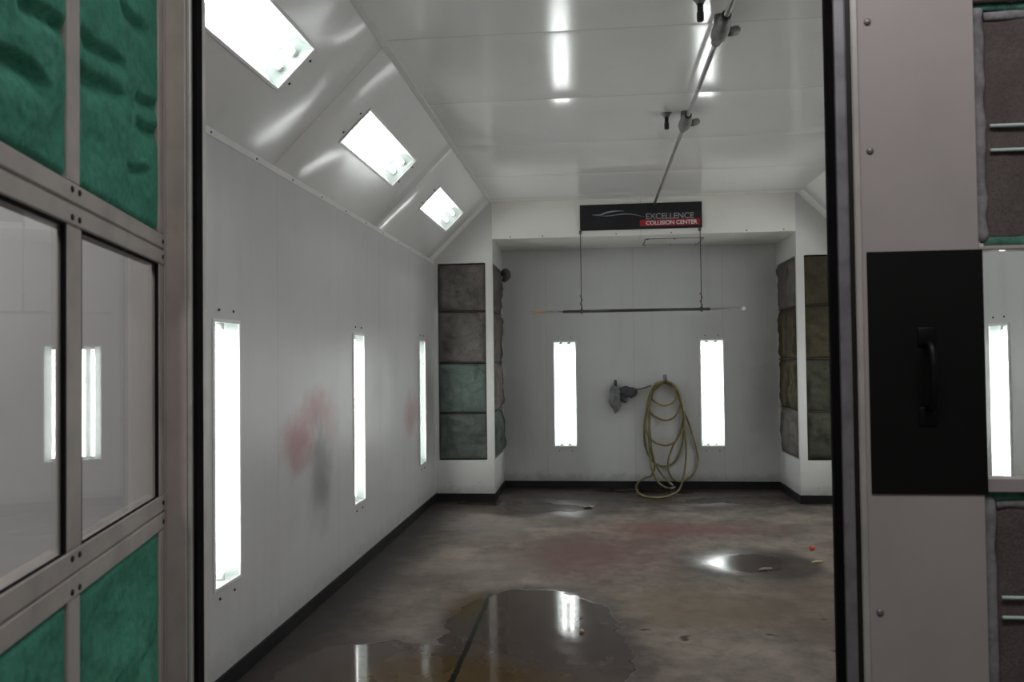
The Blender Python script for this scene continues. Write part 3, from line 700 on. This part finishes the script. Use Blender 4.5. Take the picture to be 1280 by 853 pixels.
g0 = on_y(777, 494, YB)
bd = empty('grey_bundle', (g0.x, YB, g0.z)); tag(bd, 'grey crumpled cloth bundle hung on the back wall beside the yellow hose', 'bundle')
def gpx(cx, cy, off): return on_y(755+cx*90/1280, 460+cy*60/853, YB-off) - bd.location
def lump(name, mat, pts, rad, seed, amp=0.012):
    bm = bmesh.new(); P = catmull(pts, 8); n = len(P)
    R = []
    for i in range(n):
        t = i/(n-1)*(len(rad)-1); k = min(int(t), len(rad)-2); R.append(rad[k]+(rad[k+1]-rad[k])*(t-k))
    tube(bm, P, R, 18)
    for v in bm.verts:
        d = noise.noise_vector(v.co*14+Vector((seed, seed*2, 0)))*amp + noise.noise_vector(v.co*38+Vector((seed, 0, 0)))*amp*.45
        v.co += d; v.co.y = min(v.co.y, -0.002)
    mesh_obj(name, bm, mat, bd, True)
lump('hanging_cloth', 'rag', [gpx(205, 345, .07), gpx(190, 450, .085), gpx(190, 600, .085), gpx(215, 720, .07), gpx(205, 800, .06)], [0.045, 0.068, 0.066, 0.046, 0.012], 1)
lump('green_fold', 'rag_green', [gpx(120, 410, .09), gpx(200, 430, .115), gpx(285, 440, .10)], [0.02, 0.045, 0.03], 3, 0.008)
lump('crumpled_cloth', 'dark_cloth', [gpx(290, 400, .06), gpx(380, 420, .08), gpx(460, 440, .085), gpx(530, 450, .07), gpx(565, 500, .06)], [0.04, 0.062, 0.064, 0.055, 0.014], 5, 0.018)
lump('crumpled_cloth', 'dark_cloth', [gpx(310, 470, .06), gpx(350, 540, .07), gpx(400, 600, .06)], [0.035, 0.05, 0.02], 8, 0.014)
bm = bmesh.new(); lathe(bm, [(0.016, 0), (0.018, 0.05), (0.016, 0.095), (0.008, 0.1)], gpx(205, 365, .06), (0, 0, 1), 12)
tube(bm, [gpx(205, 300, 0.0), gpx(205, 310, .07)], 0.010, 8)
mesh_obj('peg', bm, 'dark_cloth', bd, True)
bm = bmesh.new(); tube(bm, catmull([gpx(530, 385, .06), gpx(620, 380, .05), gpx(720, 355, .05), gpx(820, 320, .05), gpx(830, 318, .05)], 6), 0.008, 8)
mesh_obj('air_line', bm, 'cord', bd, True)

# ------------------------------------------------------------------ litter on the floor
def bit(name, px, py, label, mat, kind, s):
    p = on_z(px, py, 0.0); o = None; bm = bmesh.new()
    if kind == 'ball':
        bmesh.ops.create_icosphere(bm, subdivisions=3, radius=s)
        for v in bm.verts:
            v.co += noise.noise_vector(v.co*30)*s*.5; v.co.z = max(v.co.z*0.75+s*.7, 0)
    elif kind == 'curl':
        tube(bm, catmull([(-s, -s*.35, 0.008), (-s*.3, -s*.1, 0.012), (s*.4, s*.05, 0.010), (s, s*.5, 0.008)], 6), [0.004+0.006*math.sin(PI*i/18) for i in range(19)], 8)
    else:
        n = 10; g = {}
        for i in range(n+1):
            for j in range(n+1):
                x, y = (i/n-.5)*2*s, (j/n-.5)*1.5*s
                k = 1-0.35*noise.noise(Vector((x*20, y*20, px)))
                g[i, j] = bm.verts.new((x*k, y*k, 0.012+0.5*s*abs(noise.noise(Vector((x*22, y*22, px*.1))))))
        for i in range(n):
            for j in range(n): bm.faces.new((g[i, j], g[i+1, j], g[i+1, j+1], g[i, j+1]))
        r = bmesh.ops.extrude_face_region(bm, geom=bm.faces[:]); bmesh.ops.translate(bm, vec=(0, 0, -0.010), verts=[v for v in r['geom'] if isinstance(v, bmesh.types.BMVert)])
    zmin = min(v.co.z for v in bm.verts)
    for v in bm.verts: v.co.z -= zmin
    o = mesh_obj(name, bm, mat, None, True, p); tag(o, label, 'litter'); return o
bit('plastic_bit', 1015, 688, 'small orange plastic bit on the floor near the olive filter column', 'orange', 'ball', 0.024)
bit('wood_shaving', 1022, 704, 'pale yellow curled shaving on the floor just nearer than the orange bit', 'shaving', 'curl', 0.045)
bit('paper_scrap', 736, 635, 'tan crumpled paper scrap on the floor before the back wall', 'paper', 'scrap', 0.05)
bit('paper_scrap', 957, 713, 'thin pale scrap lying in the small puddle', 'paper', 'curl', 0.05)
bit('paper_scrap', 727, 791, 'tiny pale scrap floating in the large bright puddle', 'shaving', 'curl', 0.013)

# ------------------------------------------------------------------ open door leaf, hinged at the doorway's edge
ANG = math.radians(15.3)
d1 = empty('door_1', (DX0, YF, 0), math.atan2(-math.cos(ANG), math.sin(ANG)))
structure(d1, 'open door leaf with green filter pads and two glass windows, swung out beside the doorway', 'door')
W1 = 1.28; T = 0.05      # local: X from hinge towards the camera, Y towards the camera, Z up
R_UP, R_LO = (1.797, 1.877), (1.108, 1.197)
MUL = (0.588, 0.662)
def rail(z0, z1, parent, w=W1, mat='door_rail'):
    bm = bmesh.new(); zm = (z0+z1)/2
    box(bm, (0.0, -T, z0), (w, 0.0, zm-0.002), 0.003, 1); box(bm, (0.0, -T, zm+0.002), (w, 0.0, z1), 0.003, 1)
    box(bm, (0.005, -T+0.005, zm-0.003), (w-0.005, -0.006, zm+0.003))
    return mesh_obj('rail', bm, mat, parent)
for z0, z1 in (R_UP, R_LO, (0.03, 0.12), (2.87, 2.95)): rail(z0, z1, d1)
for a, b in ((0.0, 0.05), (W1-0.07, W1)):
    for z0, z1 in ((0.12, R_LO[0]), (R_LO[1], R_UP[0]), (R_UP[1], 2.87)):
        bm = bmesh.new(); box(bm, (a, -0.020 if z0 == R_LO[1] else -T, z0), (b, -0.001, z1), 0.003, 1); mesh_obj('stile', bm, 'door_rail', d1)
for z0, z1, m0, m1 in ((0.12, R_LO[0], MUL[0]+.008, MUL[1]-.008), (R_LO[1], R_UP[0], *MUL), (R_UP[1], 2.87, MUL[0]+.008, MUL[1]-.008)):
    bm = bmesh.new(); box(bm, (m0, -0.020 if z0 == R_LO[1] else -T, z0), (m1, -0.002, z1), 0.003, 1); mesh_obj('mullion', bm, 'door_rail', d1)
colx = ((0.05, MUL[0]), (MUL[1], W1-0.07))
TILT = (-0.0115, 0.0065)       # the panes sit a little loose in their beads
for k, (a, b) in enumerate(colx):
    bm = bmesh.new(); box(bm, (a-0.012-a, -0.002, R_LO[1]-0.012), (b+0.012-a, 0.002, R_UP[0]+0.012)); w_ = mesh_obj('window_pane', bm, 'glass', d1, loc=(a, -0.012, 0)); w_.rotation_euler = (0, 0, TILT[k])
    bm = bmesh.new()
    for p, q in (((a, R_LO[1]), (a+0.012, R_UP[0])), ((b-0.004, R_LO[1]), (b, R_UP[0])), ((a+0.012, R_LO[1]), (b-0.004, R_LO[1]+0.003)), ((a+0.012, R_UP[0]-0.006), (b-0.004, R_UP[0]))):
        box(bm, (p[0], -0.009, p[1]), (q[0], -0.003, q[1]))
    mesh_obj('glazing_seal', bm, 'rubber', d1)
    U = b-a-0.004+0.014*(1 if True else 0)
    a2 = a-(0.006 if k else 0.0); b2 = b+(0.006 if not k else 0.0)
    # dents are slits pressed into the soft pad; (across, up, half length, softness, depth), across measured from the camera end
    if k == 0: dn = [(0.12, 0.317, 0.14, 0.022, 0.026), (0.12, 0.247, 0.14, 0.028, 0.026), (0.338, 0.473, 0.11, 0.025, 0.024), (0.448, 0.312, 0.11, 0.022, 0.024), (0.458, 0.246, 0.11, 0.024, 0.024), (0.353, 0.121, 0.09, 0.014, 0.022), (0.2, 0.62, 0.12, 0.03, 0.02)]
    else: dn = [(0.482, 0.265, 0.13, 0.025, 0.026), (0.345, 0.14, 0.13, 0.028, 0.026), (0.46, 0.42, 0.12, 0.03, 0.022), (0.2, 0.3, 0.12, 0.03, 0.02)]
    pad('filter_pad', 'filter_green', d1, (b2-0.001, -0.018, R_UP[1]+0.001), (-1, 0, 0), (0, 0, 1), b2-a2-0.002, 2.87-R_UP[1]-0.002, 0.016, 3+k, dn, 0.007, nu=80, nv=140, edge=0.012, inner=0.0)
    dl = [(0.42, 0.72, 0.10, 0.03, 0.018), (0.36, 0.55, 0.1, 0.04, 0.02), (0.45, 0.42, 0.1, 0.03, 0.02), (0.2, 0.5, 0.1, 0.03, 0.015)]
    pad('filter_pad', 'filter_green', d1, (b2-0.001, -0.018, 0.121), (-1, 0, 0), (0, 0, 1), b2-a2-0.002, R_LO[0]-0.122, 0.016, 13+k, dl, 0.012, nu=70, nv=120, edge=0.012, inner=0.0)
mm = (MUL[0]+MUL[1])/2
for z0, z1 in (R_UP, R_LO):
    for x, z in ((mm-0.018, z1-0.014), (mm+0.018, z1-0.014), (mm-0.018, z0+0.014), (mm+0.018, z0+0.014), (0.020, z1-0.02), (0.020, z0+0.02)):
        bm = bmesh.new(); lathe(bm, [(0.006, 0), (0.006, 0.0015), (0.004, 0.003)], (x, 0.0, z), (0, 1, 0), 10); mesh_obj('screw', bm, 'screw', d1)

# jamb post of the doorway with its pale edge strip and rubber gasket
tj = empty('trim_3', (DX0, YF, 0)); structure(tj, 'taupe steel jamb post with black gasket beside the open leaf', 'door jamb')
bm = bmesh.new(); box(bm, (0.0, 0.0, 0), (0.058, 0.09, DZ), 0.003, 1); mesh_obj('post', bm, 'door_frame', tj)
bm = bmesh.new(); box(bm, (0.058, 0.004, 0), (0.070, 0.09, DZ), 0.003, 1); mesh_obj('edge_strip', bm, 'edge', tj)
bm = bmesh.new(); box(bm, (0.070, 0.012, 0), (0.082, 0.05, DZ), 0.004, 2); mesh_obj('rubber_gasket', bm, 'rubber', tj)

# ------------------------------------------------------------------ closed door leaf
d2 = empty('door_2', (0.565, YF, 0)); structure(d2, 'closed white door leaf with black panel, handle and filter windows', 'door')
X2 = 2.05; Z0, Z1 = 0.03, 2.95
sx = [0.0, 0.021, 0.050, 0.062, 0.345]          # seal | channel | groove | stile
tl = 0.0105                                       # the leaf leans very slightly like the rest of the frame in its hinges
bm = bmesh.new(); box(bm, (0.001, 0.0, Z0), (sx[1], 0.022, Z1), 0.005, 2); mesh_obj('rubber_seal', bm, 'rubber', d2, False)
bm = bmesh.new(); box(bm, (sx[1], -0.004, Z0), (sx[2], 0.05, Z1), 0.006, 2); mesh_obj('edge_channel', bm, 'aluminium', d2)
bm = bmesh.new(); box(bm, (sx[2], 0.006, Z0), (sx[3], 0.05, Z1)); mesh_obj('channel_groove', bm, 'screw', d2)
bm = bmesh.new(); box(bm, (sx[3], -0.002, Z0), (sx[3]+0.016, 0.05, Z1), 0.003, 1); mesh_obj('edge_strip', bm, 'edge', d2)
bm = bmesh.new(); box(bm, (sx[3]+0.016, 0.0, Z0), (sx[4], 0.05, Z1), 0.002, 1); mesh_obj('stile', bm, 'stile', d2)
bm = bmesh.new(); box(bm, (0.0875, -0.004, 1.206), (0.351, 0.0, 1.786), 0.001, 1); mesh_obj('handle_panel', bm, 'black_panel', d2)['label'] = 'matt black square panel'
bm = bmesh.new()
hx, hz = 0.219, 1.486
tube(bm, catmull([(hx, -0.006, hz+0.075), (hx, -0.030, hz+0.070), (hx, -0.042, hz+0.035), (hx, -0.044, hz), (hx, -0.042, hz-0.035), (hx, -0.030, hz-0.070), (hx, -0.006, hz-0.075)], 6), 0.0095, 12)
for s in (-1, 1): box(bm, (hx-0.020, -0.009, hz+s*0.095-0.022), (hx+0.020, -0.004, hz+s*0.095+0.022), 0.003, 2)
mesh_obj('pull_handle', bm, 'black_handle', d2, True)
for z in (2.345, 2.031, 0.925, 0.61, 2.66):
    bm = bmesh.new(); lathe(bm, [(0.0085, 0), (0.008, 0.003), (0.004, 0.005)], (0.101, 0.0, z), (0, -1, 0), 12); mesh_obj('rivet', bm, 'rivet', d2, True)
# frame beyond the stile: rails, mullion, outer stile
def bxs(name, a, b, mat, bev=0.002):
    bm = bmesh.new(); box(bm, a, b, bev, 1); return mesh_obj(name, bm, mat, d2)
XA, XM0, XM1, XB = sx[4], 1.14, 1.21, 1.975
bxs('rail', (XA, 0.004, 1.785), (X2, 0.05, 1.795), 'door_frame'); bxs('rail', (XA, 0.004, 1.210), (X2, 0.05, 1.243), 'sill')
bxs('rail', (XA, 0.004, Z0), (X2, 0.05, 0.10), 'stile'); bxs('rail', (XA, 0.004, 2.88), (X2, 0.05, Z1), 'stile'); bxs('rail', (XA, 0.004, 2.385), (X2, 0.05, 2.42), 'stile')
bxs('mullion', (XM0, 0.002, 0.10), (XM1, 0.05, 2.88), 'stile'); bxs('stile', (XB, 0.0, 0.10), (X2, 0.05, 2.88), 'stile')
for k, (a, b) in enumerate(((XA, XM0), (XM1, XB))):
    bxs('window_pane', (a, 0.022, 1.243), (b, 0.026, 1.785), 'glass', 0)
    for (z0, z1, bars) in ((1.795, 2.385, (2.085, 2.026)), (0.10, 1.210, (0.960, 0.913)), (2.42, 2.88, ())):
        p = pad('filter_pad', 'filter_mesh', d2, (a+0.02, 0.030, z0+0.01), (1, 0, 0), (0, 0, 1), b-a-0.04, z1-z0-0.02, 0.004, 40+k+z0, (), 0.003, nu=30, nv=30, thick=0.01)
        # ragged fibre edging: white along the sides, green along top and bottom
        def rag(p0, p1, r, mat, seed):
            n = 26; bm = bmesh.new(); P = [Vector(p0).lerp(Vector(p1), i/n) for i in range(n+1)]
            P = [q+Vector((0.004*noise.noise(Vector((i*.35, seed, 0))), 0, 0.004*noise.noise(Vector((i*.35, seed, 9))))) for i, q in enumerate(P)]
            tube(bm, P, [r*(1+0.45*noise.noise(Vector((i*.5, seed, 3)))) for i in range(n+1)], 10)
            for v in bm.verts: v.co.y = (v.co.y-0.026)*0.55+0.026
            mesh_obj('filter_edge', bm, mat, d2, True)
        rag((a+0.017, 0.026, z0+0.012), (a+0.017, 0.026, z1-0.012), 0.016, 'fibre_white', z0+k)
        rag((b-0.017, 0.026, z0+0.012), (b-0.017, 0.026, z1-0.012), 0.016, 'fibre_white', z0+k+5)
        rag((a+0.006, 0.024, z1-0.010), (b-0.006, 0.024, z1-0.010), 0.012, 'tape_green', z0+k+2)
        rag((a+0.036, 0.026, z1-0.032), (b-0.03, 0.026, z1-0.032), 0.011, 'fibre_white', z0+k+3)
        rag((a+0.022, 0.024, z0+0.012), (b-0.006, 0.024, z0+0.012), 0.012, 'tape_green', z0+k+4)
        for zb in bars:
            bm = bmesh.new(); tube(bm, [(a+0.040, 0.018, zb), (b-0.02, 0.018, zb)], 0.0042, 8); mesh_obj('filter_bar', bm, 'bar', d2, True)

# ------------------------------------------------------------------ light from the workshop outside, an added fill, and the view settings
wd = bpy.data.worlds.new('workshop ambient'); S.world = wd; wd.use_nodes = True
bg = wd.node_tree.nodes['Background']; bg.inputs[0].default_value = (1.0, 0.93, 0.93, 1); bg.inputs[1].default_value = 0.075
fill_light = bpy.data.lights.new('outside_light', 'AREA'); fill_light.shape = 'RECTANGLE'; fill_light.size = 2.4; fill_light.size_y = 0.6; fill_light.energy = 62; fill_light.color = (1.0, 0.95, 0.94)  # added fill, brightens the front wall seen through the open leaf's glass
fill_o = bpy.data.objects.new('outside_light', fill_light); COL.objects.link(fill_o); fill_o.location = (-2.9, 0.5, 3.5)
fill_o.rotation_euler = (Vector((-1.6, 2.0, 1.4))-fill_o.location).to_track_quat('-Z', 'Y').to_euler()
ld = bpy.data.lights.new('outside_light', 'AREA'); ld.shape = 'RECTANGLE'; ld.size = 2.4; ld.size_y = 0.6; ld.energy = 30; ld.color = (1.0, 0.95, 0.93)
lo = bpy.data.objects.new('outside_light', ld); COL.objects.link(lo); lo.location = (0.5, 0.35, 3.7)
lo.rotation_euler = (Vector((0.6, 1.5, 1.2))-lo.location).to_track_quat('-Z', 'Y').to_euler()

S.view_settings.view_transform = 'Standard'; S.view_settings.look = 'None'
S.view_settings.gamma = 1.0; S.view_settings.use_curve_mapping = False
S.view_settings.exposure = 0.0
S.cycles.use_denoising = True
S.cycles.max_bounces = 10; S.cycles.diffuse_bounces = 6; S.cycles.glossy_bounces = 5; S.cycles.transparent_max_bounces = 16
S.cycles.sample_clamp_indirect = 6.0
S.cycles.caustics_reflective = False; S.cycles.caustics_refractive = False
